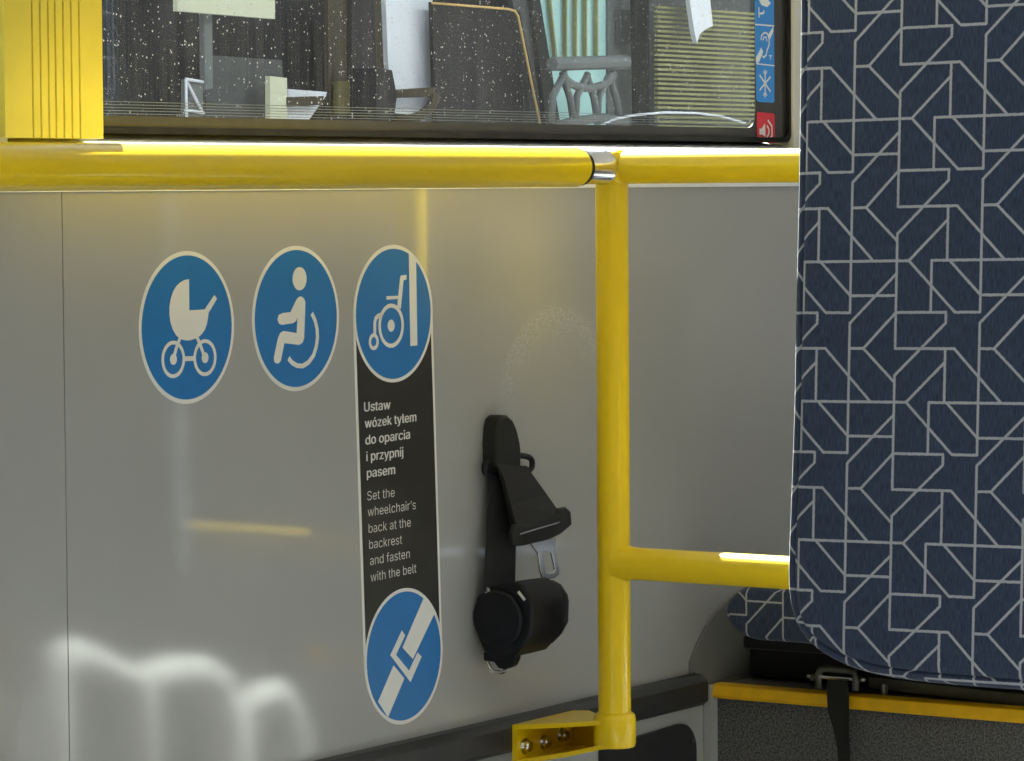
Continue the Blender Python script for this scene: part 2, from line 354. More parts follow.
# windows on our side: glass with dark border and gasket
xp0, xp1 = Y(5, 100).x, Y(106, 100).x          # yellow ribbed pillar
xr = Y(787, 100, G).x                          # right end of the window
xq = Y(794, 100, G - 0.01).x
def window(n, a, b, frame=0.028, lab='', fr_r=0.028):
    z0, z1 = ZG, ZW
    r = 0.035
    def rr(x0, x1, y0, y1, rad, k=8):
        pts = []
        for cx, cy, s in ((x1 - rad, y1 - rad, 0), (x0 + rad, y1 - rad, 90), (x0 + rad, y0 + rad, 180), (x1 - rad, y0 + rad, 270)):
            for i in range(k + 1):
                t = math.radians(s + 90 * i / k); pts.append((cx + rad * math.cos(t), cy + rad * math.sin(t)))
        return pts
    w_ = thing('window_%d' % n, lab, 'window', ((a + b) / 2, G, z0)); w_['kind'] = 'structure'
    def ring(o, i, y0, y1):
        bm = bmesh.new(); k = len(o)
        v = [[bm.verts.new((p[0], yy, p[1])) for p in q] for q in (o, i) for yy in (y0, y1)]
        for j in range(k):
            l = (j + 1) % k
            bm.faces.new((v[0][j], v[0][l], v[2][l], v[2][j])); bm.faces.new((v[1][j], v[3][j], v[3][l], v[1][l]))
            bm.faces.new((v[0][j], v[1][j], v[1][l], v[0][l])); bm.faces.new((v[2][j], v[2][l], v[3][l], v[3][j]))
        return bm
    o = rr(a, b, z0, z1, 0.012); i1 = rr(a + 0.006, b - 0.006, z0 + 0.006, z1 - 0.006, 0.010); i2 = rr(a + frame, b - fr_r, z0 + 0.017, z1 - frame, 0.02)
    link('gasket', ring(o, i1, G - 0.006, G + 0.03), M['rubber'], w_)
    link('dark_border', ring(i1, i2, G - 0.0012, G - 0.0002), M['frit'], w_)
    gb = B(((a + 0.004, G, z0 + 0.004), (b - 0.004, G + 0.004, z1 - 0.004)))
    link('glass_pane', gb, M['glass'], w_)
    if n == 1:
        for q in range(5): link('sill_reflection_line', B(((a + 0.01, G - 0.0022, z0 + 0.0185 + q * 0.0028), (b - fr_r + 0.02, G - 0.0014, z0 + 0.0192 + q * 0.0028))), M['x_mid'], w_)  # pale lines drawn in as the sill's reflection
    return w_
window(1, xp1 - 0.05, xr, fr_r=0.082, lab='large dusty bus window above the yellow rail')
window(2, -3.0, xp0 - 0.03, lab='bus window beyond the yellow ribbed pillar')
window(3, xr + 0.16, 3.2, lab='bus window behind the patterned backrest')
struct('wall_pillar', B(((xq, G - 0.01, ZG - 0.03), (xr + 0.15, G + 0.03, ZC))), M['pillar'], 'beige window pillar beside the dark window edge', bevel=0.003)
struct('wall_pillar_edge', B(((xp0 - 0.028, W - 0.004, ZG - 0.01), (xp0 - 0.002, G + 0.03, ZC))), M['grey_trim'], 'pale grey edge left of the yellow pillar')
struct('wall_ends', B(((3.2, W, ZG - .02), (X1, W + .05, ZC)), ((X0, W, ZG - .02), (-3.0, W + .05, ZC))), M['pillar'], 'plain wall past the windows')
# yellow ribbed pillar cover
bm = bmesh.new()
yp = W - 0.012
gro = [Y(p, 100, yp).x for p in (33, 41, 49, 56, 64, 72, 80)]
a_, b_ = Y(5, 100, yp).x, Y(103, 100, yp).x
prof = [(a_, G + 0.02), (a_, yp)]
for g in gro: prof += [(g - 0.0012, yp), (g - 0.0006, yp + 0.0035), (g + 0.0006, yp + 0.0035), (g + 0.0012, yp)]
prof += [(b_ , yp), (b_ + 0.004, yp + 0.004), (xp1 + 0.001, G + 0.0)]
prism(bm, [(p[0], p[1], ZG - 0.006) for p in prof], (0, 0, ZC - ZG - 0.01))
tag(link('pillar_cover', bm, M['yellow_cover']), 'yellow window pillar cover with narrow vertical grooves', 'pillar cover')

# kick strip
bm = bmesh.new()
xk = X(707, 690, 0.44).x
xk = Y(707, 690, W - 0.02).x
prism(bm, [(X0, W + 0.004, ZS0), (X0, W - 0.016, ZS0 + 0.001), (X0, W - 0.022, ZS0 + 0.006), (X0, W - 0.022, ZS1 - 0.008), (X0, W - 0.014, ZS1), (X0, W + 0.004, ZS1)], (xk - X0, 0, 0))
tag(link('rubbing_strip', bm, M['kick'], bevel=0.001), 'long black rubbing strip low on the grey wall', 'rubbing strip')
# hatch below strip
ht = thing('hatch_panel', 'black hatch with rounded corner below the rubbing strip', 'hatch', Y(660, 755, W))
yh = W - 0.004
def arcpts(cx, cz, r, a0, a1, k=8): return [(cx + r * math.cos(math.radians(a0 + (a1 - a0) * i / k)), cz + r * math.sin(math.radians(a0 + (a1 - a0) * i / k))) for i in range(k + 1)]
h0, h1 = Y(604, 750, yh), Y(697, 740, yh)
zt = Y(672, 727, yh).z; rc = 0.035
pts = [(h0.x, zt - 0.004), (h0.x, 0.02), (h1.x, 0.02)] + arcpts(h1.x - rc, zt - rc, rc, 0, 90)
bm = bmesh.new(); prism(bm, [(p[0], yh, p[1]) for p in pts], (0, 0.008, 0)); link('panel', bm, M['kick'], ht, bevel=0.0008)
sp_ = Y(692, 740, yh - 0.001)
bm = bmesh.new(); tube(bm, [sp_ + Vector((0, 0.002, 0)), sp_ - Vector((0, 0.002, 0))], 0.0035, 12); auto(link('screw', bm, M['chrome'], ht))

# ------------------------------------------------------------------ stickers on the wall
def spx(o, s, p): return (o[0] + p[0] / s, o[1] + p[1] / s)
LAY = 0.00035
def poly_wall(bm, pxs, lay):
    y = W - LAY * lay
    prism(bm, [Y(p[0], p[1], W) * 1 + Vector((0, y - W, 0)) for p in pxs], (0, LAY * 0.9, 0))
def stroke_wall(bm, pxs, wd, lay, round_=True):
    y = W - LAY * lay
    P = [Vector((q.x, q.z)) for q in (Y(p[0], p[1], W) for p in pxs)]
    L, Rr = [], []
    for i, p in enumerate(P):
        t = (P[min(i+1, len(P)-1)] - P[max(i-1, 0)]).normalized(); n = Vector((-t.y, t.x)) * wd / 2
        L.append(p + n); Rr.append(p - n)
    pts = L + Rr[::-1]
    prism(bm, [(p.x, y, p.y) for p in pts], (0, LAY * 0.9, 0))
def disc_wall(bm, c, r, lay, n=64):
    y = W - LAY * lay
    prism(bm, [(c[0] + r * math.cos(2*math.pi*k/n), y, c[1] + r * math.sin(2*math.pi*k/n)) for k in range(n)], (0, LAY * 0.9, 0))
def ring_wall(bm, c, r, th, lay, n=48):
    y = W - LAY * lay
    v = [[bm.verts.new((c[0] + q * math.cos(2*math.pi*k/n), yy, c[1] + q * math.sin(2*math.pi*k/n))) for k in range(n)] for q in (r, r - th) for yy in (y, y + LAY * 0.9)]
    for j in range(n):
        l = (j + 1) % n
        bm.faces.new((v[0][j], v[0][l], v[2][l], v[2][j])); bm.faces.new((v[1][j], v[3][j], v[3][l], v[1][l]))
        bm.faces.new((v[0][j], v[1][j], v[1][l], v[0][l])); bm.faces.new((v[2][j], v[2][l], v[3][l], v[3][j]))
def cw(px, py): q = Y(px, py, W); return (q.x, q.z)
def rad(px, y0, y1): return (Y(px, y0, W) - Y(px, y1, W)).length / 2
RING = 0.0042
def base_discs(t, c, r, lay=1):
    bm = bmesh.new(); disc_wall(bm, c, r, lay); link('white_border', bm, M['white'], t)
    bm = bmesh.new(); disc_wall(bm, c, r - RING, lay + 1); link('blue_disc', bm, M['blue'], t)

# 1 pram
c1 = cw(187, 327.5); r1 = rad(187, 251, 404)
t = thing('pram_sticker', 'round blue sticker with white pram, leftmost on the grey wall', 'sticker', (c1[0], W, c1[1]))
base_discs(t, c1, r1)
o4 = (120, 230); s4 = 4.004
def q4(*a): return [spx(o4, s4, p) for p in a]
bm = bmesh.new()
poly_wall(bm, q4((272,197),(255,200),(238,209),(222,224),(209,246),(199,275),(194,305),(194,340),(198,370),(208,400),(222,423),(238,436),(255,442),(275,442),(300,434),(320,420),(335,400),(344,375),(349,345),(350,332),(384,275),(374,260),(335,318),(273,322)), 3.9)
stroke_wall(bm, q4((238,430),(222,475),(211,515)), 0.0040, 3); stroke_wall(bm, q4((306,430),(322,470),(336,510)), 0.0040, 3.05)
for cx, cy in ((210, 518), (337, 511)):
    c = cw(*q4((cx, cy))[0]); R1 = 75 / 308 * r1
    ring_wall(bm, c, R1, 0.0036, 3.3); disc_wall(bm, c, 0.0052, 3.6, 24)
stroke_wall(bm, q4((250,516),(296,514)), 0.0045, 3)
link('pram_symbol', bm, M['white'], t)
# 2 wheelchair user
c2 = cw(296, 318.5); r2 = rad(296, 246, 391.5)
t = thing('wheelchair_user_sticker', 'round blue sticker with white seated person and wheel, middle of three', 'sticker', (c2[0], W, c2[1]))
base_discs(t, c2, r2)
bm = bmesh.new()
c = cw(*q4((716,195))[0]); disc_wall(bm, c, 47 / 294 * r2, 3, 32)
poly_wall(bm, q4((722,266),(733,273),(739,288),(738,330),(734,432),(728,451),(715,460),(655,453),(641,522),(634,533),(625,535),(615,528),(613,512),(630,432),(639,412),(652,404),(705,413),(708,347),(702,364),(690,373),(645,380),(633,374),(628,357),(633,340),(650,332),(680,329),(705,277),(713,268)), 3)
stroke_wall(bm, q4((765,334),(778,362),(786,395),(788,430),(783,468),(772,502),(752,530),(728,545),(706,543),(686,531),(672,514)), 0.0048, 3)
link('person_symbol', bm, M['white'], t)
# 3 long instruction sticker
c3 = cw(393, 313.8); r3 = rad(393, 244.5, 383.5); c6 = cw(403.5, 656); r6 = rad(403.5, 588.5, 724)
r3 = (r3 + r6) / 2
t = thing('belt_instruction_sticker', 'tall black and blue sticker explaining how to secure a wheelchair', 'sticker', (c3[0], W, c3[1]))
ax = (Vector(c3) - Vector(c6)).normalized(); nx = Vector((ax.y, -ax.x))
def capsule(r, grow=0):
    pts = []
    a0 = math.atan2(nx.y, nx.x)
    for i in range(33): a = a0 + math.pi * i / 32; pts.append((c3[0] + r * math.cos(a), c3[1] + r * math.sin(a)))
    for i in range(33): a = a0 + math.pi + math.pi * i / 32; pts.append((c6[0] + r * math.cos(a), c6[1] + r * math.sin(a)))
    return pts
bm = bmesh.new(); prism(bm, [(p[0], W - LAY, p[1]) for p in capsule(r3)], (0, LAY * .9, 0)); link('white_border', bm, M['white'], t)
bm = bmesh.new(); prism(bm, [(p[0], W - 2 * LAY, p[1]) for p in capsule(r3 - RING)], (0, LAY * .9, 0)); link('black_field', bm, M['sblack'], t)
for c in (c3, c6):
    bm = bmesh.new(); ring_wall(bm, c, r3 - 0.0004, RING - 0.0006, 3, 64); link('white_ring', bm, M['white'], t)
    bm = bmesh.new(); disc_wall(bm, c, r3 - RING, 3.2); link('blue_disc', bm, M['blue'], t)
o5 = (340, 230); s5 = 4.475
def q5(*a): return [spx(o5, s5, p) for p in a]
bm = bmesh.new()
poly_wall(bm, q5((303,97),(335,128),(341,516),(310,519)), 4.4)
c = cw(*q5((224,428))[0]); ring_wall(bm, c, 100/313*r3, 0.0042, 4.4); disc_wall(bm, c, 0.0062, 4.4, 24)
c = cw(*q5((146,500))[0]); ring_wall(bm, c, 38/313*r3, 0.0038, 4.4)
poly_wall(bm, q5((251,345),(264,215),(268,204),(293,200),(292,222),(279,225),(267,352)), 4.4)
poly_wall(bm, q5((203,296),(258,294),(256,308),(203,312)), 4.4)
stroke_wall(bm, q5((180,380),(166,384),(155,395),(151,412),(150,466)), 0.0045, 4.4)
link('wheelchair_symbol', bm, M['white'], t)
o6 = (340, 560); s6 = 4.226
def q6(*a): return [spx(o6, s6, p) for p in a]
bm = bmesh.new()
poly_wall(bm, q6((156,598),(222,445),(267,500),(198,664)), 4.4)
poly_wall(bm, q6((350,158),(398,218),(303,418),(260,370)), 4.4)
poly_wall(bm, q6((257,297),(208,402),(293,515),(340,408),(323,390),(287,468),(232,400),(270,318)), 4.4)
link('belt_symbol', bm, M['white'], t)
o7 = (340, 380); s7 = 399 / 110
lines = [('Ustaw', (84,115), (178,106), 1), ('wózek tyłem', (87,175), (272,150), 1), ('do oparcia', (89,235), (249,213), 1), ('i przypnij', (92,295), (225,277), 1), ('pasem', (94,355), (195,341), 1),
         ('Set the', (96,437), (195,423), 0), ('wheelchair\u2019s', (98,495), (272,468), 0), ('back at the', (101,555), (254,531), 0), ('backrest', (103,613), (222,594), 0), ('and fasten', (106,672), (250,645), 0), ('with the belt', (108,732), (274,698), 0)]
dg = bpy.context.evaluated_depsgraph_get
import os
FONT = None
try: FONT = bpy.data.fonts.load(os.path.join(bpy.utils.system_resource('DATAFILES', path='fonts'), 'Inter.woff2'))
except Exception: FONT = None
def text_mesh(s, bold):
    cu = bpy.data.curves.new('lettering', 'FONT'); cu.body = s; cu.size = 1.0; cu.extrude = 0.0; cu.offset = -0.006
    if FONT: cu.font = FONT
    cu.resolution_u = 3
    ob = bpy.data.objects.new('lettering', cu); C.objects.link(ob)
    bpy.context.view_layer.update()
    me = bpy.data.meshes.new_from_object(ob.evaluated_get(dg()))
    bpy.data.objects.remove(ob); bpy.data.curves.remove(cu)
    return me
for s, a, b, bold in lines:
    me = text_mesh(s, bold)
    xs = [v.co.x for v in me.vertices]; x0, x1 = min(xs), max(xs)
    A = Y(*spx(o7, s7, a), W); Bp = Y(*spx(o7, s7, b), W); wv = Bp - A; wv.y = 0
    e = wv.normalized(); n = Vector((-e.z, 0, e.x)); wd = wv.length
    fs = 0.0185
    for v in me.vertices:
        u = (v.co.x - x0) / (x1 - x0) * wd; z = v.co.y * fs
        v.co = A + e * u + n * z + Vector((0, -LAY * 3.2, 0))
    bm = bmesh.new(); bm.from_mesh(me)
    if bold:                        # heavier strokes
        for k_ in (1, 2, 3):
            for v in me.vertices: v.co += e * 0.00034 + n * (0.0003 if k_ % 2 else -0.0003) + Vector((0, -LAY * 0.08, 0))
            bm.from_mesh(me)
    bpy.data.meshes.remove(me)
    bmesh.ops.recalc_face_normals(bm, faces=bm.faces)
    link('lettering', bm, M['white'], t)

# ------------------------------------------------------------------ yellow hand rail
RR = 0.0175
ZR = X(700, 166.5, 0.0).z
ZL = X(700, 567.5, 0.0).z
zp0 = Vector(Y(617, 742, 0.0)).z
rail = thing('handrail', 'yellow tubular handrail with upright post bolted to the wall', 'handrail', (0, 0, zp0))
bm = bmesh.new(); tube(bm, [(0, 0, zp0 + 0.002), (0, 0, ZR - 0.019), (0, 0, ZR + 0.0175)], [RR, RR, RR], 40); auto(link('post', bm, M['yellow'], rail))
# weld collars where the rails meet the post
bm = bmesh.new(); box(bm, (-0.0185, -0.0185, ZR - 0.0185), (0.0185, 0.0185, ZR + 0.0185)); link('tee_joint', bm, M['yellow'], rail, bevel=0.008, seg=4)
bm = bmesh.new(); tube(bm, [(0, -0.60, ZR), (0, -0.018, ZR)], RR, 40); auto(link('cross_rail', bm, M['yellow'], rail))
bm = bmesh.new(); tube(bm, [(0, -0.60, ZL), (0, -0.030, ZL), (0, -0.022, ZL), (0, -0.014, ZL), (0, -0.006, ZL)], [RR * .98, RR * .98, RR * 1.03, RR * 1.1, RR * 1.15], 40); auto(link('cross_rail', bm, M['yellow'], rail), 60)
bm = bmesh.new(); tube(bm, [(0, -0.60, 0.0), (0, -0.60, 2.3)], RR, 40); auto(link('post', bm, M['yellow'], rail))
bm = bmesh.new(); tube(bm, [(-4.4, 0, ZR), (-0.073, 0, ZR), (-0.069, 0, ZR)], [0.0205, 0.0205, 0.019], 48); auto(link('side_rail', bm, M['yellow'], rail))
bm = bmesh.new(); tube(bm, [(-0.074, 0, ZR), (-0.064, 0, ZR)], 0.0192, 40); auto(link('gap_ring', bm, M['rubber'], rail))
sl = bmesh.new(); tube(sl, [(-0.066, 0, ZR), (-0.026, 0, ZR), (-0.024, 0, ZR), (-0.018, 0, ZR)], [0.0178, 0.0178, 0.0186, 0.0186], 40); sl = auto(link('steel_sleeve', sl, M['chrome'], rail))
sl['label'] = 'bare steel sleeve'
# wall bracket: channel with top plate, bottom plate, web and flange
zb1 = Y(600, 717, 0.0).z - 0.004; zb0 = zp0 - 0.003
br = bmesh.new()
yw = W - 0.022
A0, A1 = Y(514, 730, yw - 0.006), Y(579, 707, yw - 0.006)          # top edge of the wall flange
pw0, pw1 = A0.x + 0.006, A1.x
zw1 = (A0.z + A1.z) / 2; zw0 = Y(516, 766, yw - 0.006).z
def plate(zp, zw, dz, bm):
    pts = [(pw0, yw), (pw1, yw), (pw1 - 0.002, yw - 0.02), (0.045, yw * 0.45), (0.022, 0.012)]
    pts += [(0.022 * math.cos(math.radians(a)), 0.022 * math.sin(math.radians(a))) for a in range(-15, -180, -15)]
    pts += [(-0.0225, 0.006), (-0.026, yw * 0.4), (pw0 * 0.9, yw * 0.78), (pw0, yw * 0.93)]
    zf = lambda y: zp + (zw - zp) * max(0, min(1, y / yw)) ** 0.8
    a = [bm.verts.new((p[0], p[1], zf(p[1]))) for p in pts]; b = [bm.verts.new((p[0], p[1], zf(p[1]) + dz)) for p in pts]
    n = len(pts)
    for q in (a, b[::-1]):
        c_ = bm.verts.new((0, 0.02, q[0].co.z * 0 + zf(0.02) + (dz if q is not a else 0)))
        for k in range(n): bm.faces.new((q[k], q[(k + 1) % n], c_))
    for k in range(n): bm.faces.new((a[k], a[(k + 1) % n], b[(k + 1) % n], b[k]))
plate(zb1 - 0.005, zw1 - 0.005, 0.005, br); plate(zb0, zw0, 0.005, br)
box(br, (pw0 - 0.0002, yw - 0.006, zw0 - 0.0003), (pw1 + 0.0002, yw + 0.0002, zw1 + 0.0003))
prism(br, [(0.016, 0.0, zb0 + .002), (0.022, 0.0, zb0 + .002), (0.022, 0.0, zb1 - .002), (0.016, 0.0, zb1 - .002)][:0] or [(0.014, 0.004, zb0 + 0.001), (0.022, 0.004, zb0 + 0.001), (0.045, yw * 0.45, (zb0 + zw0) / 2 + .002), (pw1 - 0.001, yw - 0.002, zw0 + .001), (pw1 - 0.009, yw - 0.002, zw0 + .001), (0.037, yw * 0.45, (zb0 + zw0) / 2 + .002)], (0, 0, zb1 - zb0 - 0.004))
bk = link('mounting_bracket', br, M['yellow'], rail)
for p in bk.data.polygons: p.use_smooth = False
cap = bmesh.new(); tube(cap, [(0, 0, zb0 - 0.001), (0, 0, zb0 + 0.003), (0, 0, zb1 - 0.002), (0, 0, zb1 + 0.003), (0, 0, zb1 + 0.006)], [0.021, 0.0228, 0.0228, 0.0215, 0.018], 40); auto(link('socket', cap, M['yellow'], rail), 50)
for bx, by in ((525, 746), (544, 742), (562, 735)):
    q = Y(bx, by, yw - 0.007); x, zm = q.x, q.z
    b_ = bmesh.new(); tube(b_, [(x, yw - 0.006, zm), (x, yw - 0.0075, zm)], 0.0085, 20)
    tube(b_, [(x, yw - 0.0075, zm), (x, yw - 0.013, zm), (x, yw - 0.0145, zm)], [0.0062, 0.0062, 0.005], 20)
    o = auto(link('bolt', b_, M['chrome'], bk))
    o.matrix_parent_inverse = Matrix.Translation(rail.location) @ Matrix.Translation(-Vector(rail.location))

# ------------------------------------------------------------------ retractor and belt
ret = thing('seat_belt_retractor', 'black seat belt retractor with anchor, webbing and metal tongue on grey wall', 'seat belt', Y(500, 660))
xf = Y(474, 620).x
def q3(*a): return [spx((460, 560), 5.436, p) for p in a]
face = [X(p[0], p[1], xf) for p in q3((74,270),(90,205),(135,152),(160,140),(300,122),(345,150),(385,215),(392,260),(388,390),(350,465),(300,520),(200,545),(125,500),(80,390))]
face = [Vector((p.x, min(p.y, W - 0.001), p.z)) for p in face]
DX = 0.080
bm = bmesh.new(); prism(bm, face, (DX * 0.8, 0, 0))
link('housing', bm, M['black'], ret, bevel=0.004, seg=3)
cy = sum(p.y for p in face) / len(face); cz = sum(p.z for p in face) / len(face)
bm = bmesh.new(); prism(bm, [Vector((xf + DX * 0.8, cy + (p.y - cy) * 0.9, cz + (p.z - cz) * 0.88)) for p in face], (DX * 0.25, 0, 0)); link('rear_cover', bm, M['black'], ret, bevel=0.008, seg=3)
fc = X(*q3((215, 320))[0], xf)
bm = bmesh.new(); tube(bm, [(xf + 0.002, fc.y, fc.z), (xf - 0.004, fc.y, fc.z), (xf - 0.006, fc.y, fc.z)], [0.031, 0.031, 0.0285], 48); auto(link('spring_cover', bm, M['black'], ret))
# tab with metal hook below
tb = [X(p[0], p[1], xf + 0.004) for p in q3((125,500),(125,548),(182,556),(205,590),(240,596),(282,580),(300,540),(300,500))]
bm = bmesh.new(); prism(bm, tb, (0.012, 0, 0)); link('lower_tab', bm, M['black'], ret, bevel=0.002)
hk = [X(p[0], p[1], xf + 0.010) for p in q3((150,556),(165,590),(185,608),(225,612),(250,600))]
bm = bmesh.new(); tube(bm, hk, 0.0022, 10); auto(link('metal_hook', bm, M['chrome'], ret), 80)
p = X(*q3((153, 165))[0], xf - 0.001)
bm = bmesh.new(); tube(bm, [p + Vector((0.006, 0, 0)), p - Vector((0.002, 0, 0))], 0.0036, 14); auto(link('screw', bm, M['chrome'], ret))
a, b = [X(*q, xf - 0.0005) for q in q3((316, 172), (352, 218))]
d = (b - a).normalized(); n = Vector((0, d.z, -d.y)) * 0.0016
bm = bmesh.new(); prism(bm, [a + n, b + n, b - n, a - n], (0.004, 0, 0)); link('white_clip', bm, M['white'], ret)
# anchor cap
def q2(*a): return [spx((480, 400), 6.918, p) for p in a]
ya = W - 0.02
capf = [Y(p[0], p[1], ya) for p in q2((119,468),(118,300),(122,200),(136,128),(160,106),(195,104),(235,140),(262,200),(283,290),(290,350),(290,464))]
bm = bmesh.new(); prism(bm, capf, (0, W - ya, 0)); link('anchor_cap', bm, M['black_soft'], ret, bevel=0.004, seg=4)
# ring the webbing passes through
c = Y(507, 466, W - 0.012); pr = []
for i in range(28):
    a = 2 * math.pi * i / 28
    u = math.copysign(abs(math.cos(a)) ** 0.7, math.cos(a)) * 0.041; v = math.copysign(abs(math.sin(a)) ** 0.7, math.sin(a)) * 0.0105
    pr.append(c + Vector((u, -0.002 - 0.004 * math.cos(a), v - 0.0)))
pr.append(pr[0])
bm = bmesh.new(); tube(bm, pr, 0.0033, 12, caps=False); link('ring', bm, M['black'], ret, smooth=True)
# vertical webbing
def seq(a, b, n): return [a + (b - a) * i / n for i in range(n + 1)]
Ls = [Y(490, 462, W - 0.010), Y(489, 500, W - 0.011), Y(487, 545, W - 0.014), Y(485, 592, W - 0.018)]
Rs = [Y(518, 462, W - 0.014), Y(518, 500, W - 0.020), Y(516, 545, W - 0.024), Y(515, 592, W - 0.028)]
bm = bmesh.new(); ribbon(bm, Ls, Rs); link('webbing', bm, M['web'], ret, smooth=False)
Ls = [Y(497, 464, W - 0.021), Y(504, 478, W - 0.026), Y(511, 505, W - 0.032), Y(519, 532, W - 0.0475), Y(520.5, 535, W - 0.0488)]
Rs = [Y(527, 466, W - 0.021), Y(533, 475, W - 0.026), Y(546, 493, W - 0.032), Y(560, 513, W - 0.0475), Y(561.5, 522.5, W - 0.0488)]
bm = bmesh.new(); ribbon(bm, Ls, Rs, 0.003); link('webbing', bm, M['web'], ret)
Ls2 = [Y(497, 464, W - 0.019), Y(502, 480, W - 0.020), Y(508, 505, W - 0.025), Y(514, 538, W - 0.036)]
Rs2 = [Y(521, 466, W - 0.019), Y(527, 478, W - 0.020), Y(540, 500, W - 0.025), Y(556, 520, W - 0.036)]
bm = bmesh.new(); ribbon(bm, Ls2, Rs2, 0.0015); link('webbing', bm, M['web'], ret)
def q7(*a): return [spx((440, 400), 2.625, p) for p in a]
yt = W - 0.048
hold = [Y(p[0], p[1], yt) for p in q7((192,350),(200,325),(226,332),(300,308),(312,285),(332,281),(345,292),(348,328),(318,353),(290,366),(225,382),(197,384))]
bm = bmesh.new(); prism(bm, hold, (0, 0.007, 0)); th = link('tongue_grip', bm, M['black_soft'], ret, bevel=0.0025, seg=3)
a, b = [Y(*q, yt - 0.0007) for q in q7((210, 352), (314, 321))]
d = (b - a).normalized(); n = d.cross(Vector((0, 1, 0))) * 0.0009
bm = bmesh.new(); prism(bm, [a + n, b + n, b - n, a - n], (0, 0.0015, 0)); link('metal_edge', bm, M['chrome'], ret)
outer = q7((240,376),(258,402),(264,448),(270,467),(282,471),(302,468),(313,458),(314,445),(303,400),(305,362))
inner = q7((262,385),(272,402),(274,440),(278,453),(284,455),(296,453),(301,448),(301,438),(293,400),(292,396))
# tongue plate with a square hole (outer and inner loops matched point by point)
inner = q7((268,396),(271,410),(275,440),(278,453),(284,455),(296,453),(302,447),(301,436),(293,401),(285,398))
bm = bmesh.new(); k = len(outer); ytn = yt + 0.004
vo = [[bm.verts.new(Y(p[0], p[1], ytn) + Vector((0, yy, 0))) for p in lp] for lp in (outer, inner) for yy in (0, 0.0025)]
for j in range(k):
    l = (j + 1) % k
    bm.faces.new((vo[0][j], vo[0][l], vo[2][l], vo[2][j])); bm.faces.new((vo[1][j], vo[3][j], vo[3][l], vo[1][l]))
    bm.faces.new((vo[0][j], vo[1][j], vo[1][l], vo[0][l])); bm.faces.new((vo[2][j], vo[2][l], vo[3][l], vo[3][j]))
link('metal_tongue', bm, M['chrome'], ret, bevel=0.0006)

# ------------------------------------------------------------------ padded backrest
PX = -0.10                       # front face (x)
PU = None
def pad_ring(pts, ins, x):
    n = len(pts); out = []
    for i in range(n):
        a, b = pts[i - 1], pts[(i + 1) % n]; t = (b - a).normalized(); nn = Vector((-t.y, t.x))
        out.append((x, pts[i].x + nn.x * ins, pts[i].y + nn.y * ins))
    return out
edge = [(802.5, 0), (801.5, 100), (800, 200), (797.5, 300), (796, 400), (792.5, 500), (790, 560), (790, 590), (793, 612), (801, 632), (815, 648), (836, 661), (862, 671), (900, 679), (950, 684.5), (1010, 687)]
E = [X(p[0], p[1], PX + 0.014) for p in edge]
E = [Vector((p.y, p.z)) for p in E]
top = Vector((E[0].x, 1.42)); hw = 0.235
ymid = E[8].x - hw
left = [Vector((E[0].x - 0.005, 1.40))] + E
tl = arcpts(E[0].x - 0.085, 1.40, 0.08, 90, 0, 8)
half = [Vector((p[0], p[1])) for p in tl] + [Vector((E[0].x - 0.001, 1.3))] + E      # from the top corner down to the bottom
half = [h for h in half if h.x > ymid + 0.005]
mir = [Vector((2 * ymid - h.x, h.y)) for h in reversed(half)]
loop = half + mir
# resample evenly
def resample(pts, d):
    out = []; n = len(pts)
    for i in range(n):
        a, b = pts[i], pts[(i + 1) % n]; L_ = (b - a).length; k = max(1, round(L_ / d))
        out += [a + (b - a) * j / k for j in range(k)]
    return out
loop = resample(loop, 0.012)
for _ in range(3):
    n = len(loop); loop = [(loop[i-1] + loop[i] * 2 + loop[(i+1) % n]) / 4 for i in range(n)]
area = sum(loop[i].x * loop[(i+1) % len(loop)].y - loop[(i+1) % len(loop)].x * loop[i].y for i in range(len(loop)))
if area < 0: loop = loop[::-1]
prof = [(0.030, 0.0), (0.018, 0.0004), (0.0125, 0.0020), (0.0108, 0.0062), (0.0095, 0.0030), (0.005, 0.0045), (0.002, 0.008), (0.0, 0.014), (0.0, 0.030), (0.003, 0.038), (0.010, 0.043), (0.03, 0.045)]
bm = bmesh.new(); uvl = bm.loops.layers.uv.new('UVMap'); rings = []
arc = 0; prevp = None; shifts = []
for ins, dx in prof:
    rings.append([bm.verts.new(p) for p in pad_ring(loop, ins, PX + dx)])
arcs = [0.0]
for (i0, d0), (i1, d1) in zip(prof, prof[1:]): arcs.append(arcs[-1] + math.hypot(i1 - i0, d1 - d0))
uvd = {}
base = pad_ring(loop, 0, 0)
for j, rg in enumerate(rings):
    virt = pad_ring(loop, prof[0][0] - arcs[j], 0)          # cloth wraps over the edge
    for v, q in zip(rg, virt): uvd[v] = (-(q[1] + 0.024 * q[2]), -(q[2] + 0.017 * q[1]))
n = len(loop)
for a, b in zip(rings, rings[1:]):
    for k in range(n):
        bm.faces.new((a[k], a[(k+1) % n], b[(k+1) % n], b[k]))
# domed front: one inner ring and a cap
bm.faces.new(rings[0]); bm.faces.new(rings[-1][::-1])
for f in bm.faces:
    for l in f.loops: l[uvl].uv = uvd[l.vert]
# pattern period measured on the pad
pa, pb = X(850.5, 324, PX), X(980.5, 322, PX)
PUm = abs(pa.y - pb.y)
pc, pd = X(850.5, 324, PX), X(848, 462.5, PX)
PVm = abs(pc.z - pd.z) * 1.01
print('pattern period', PUm, PVm)
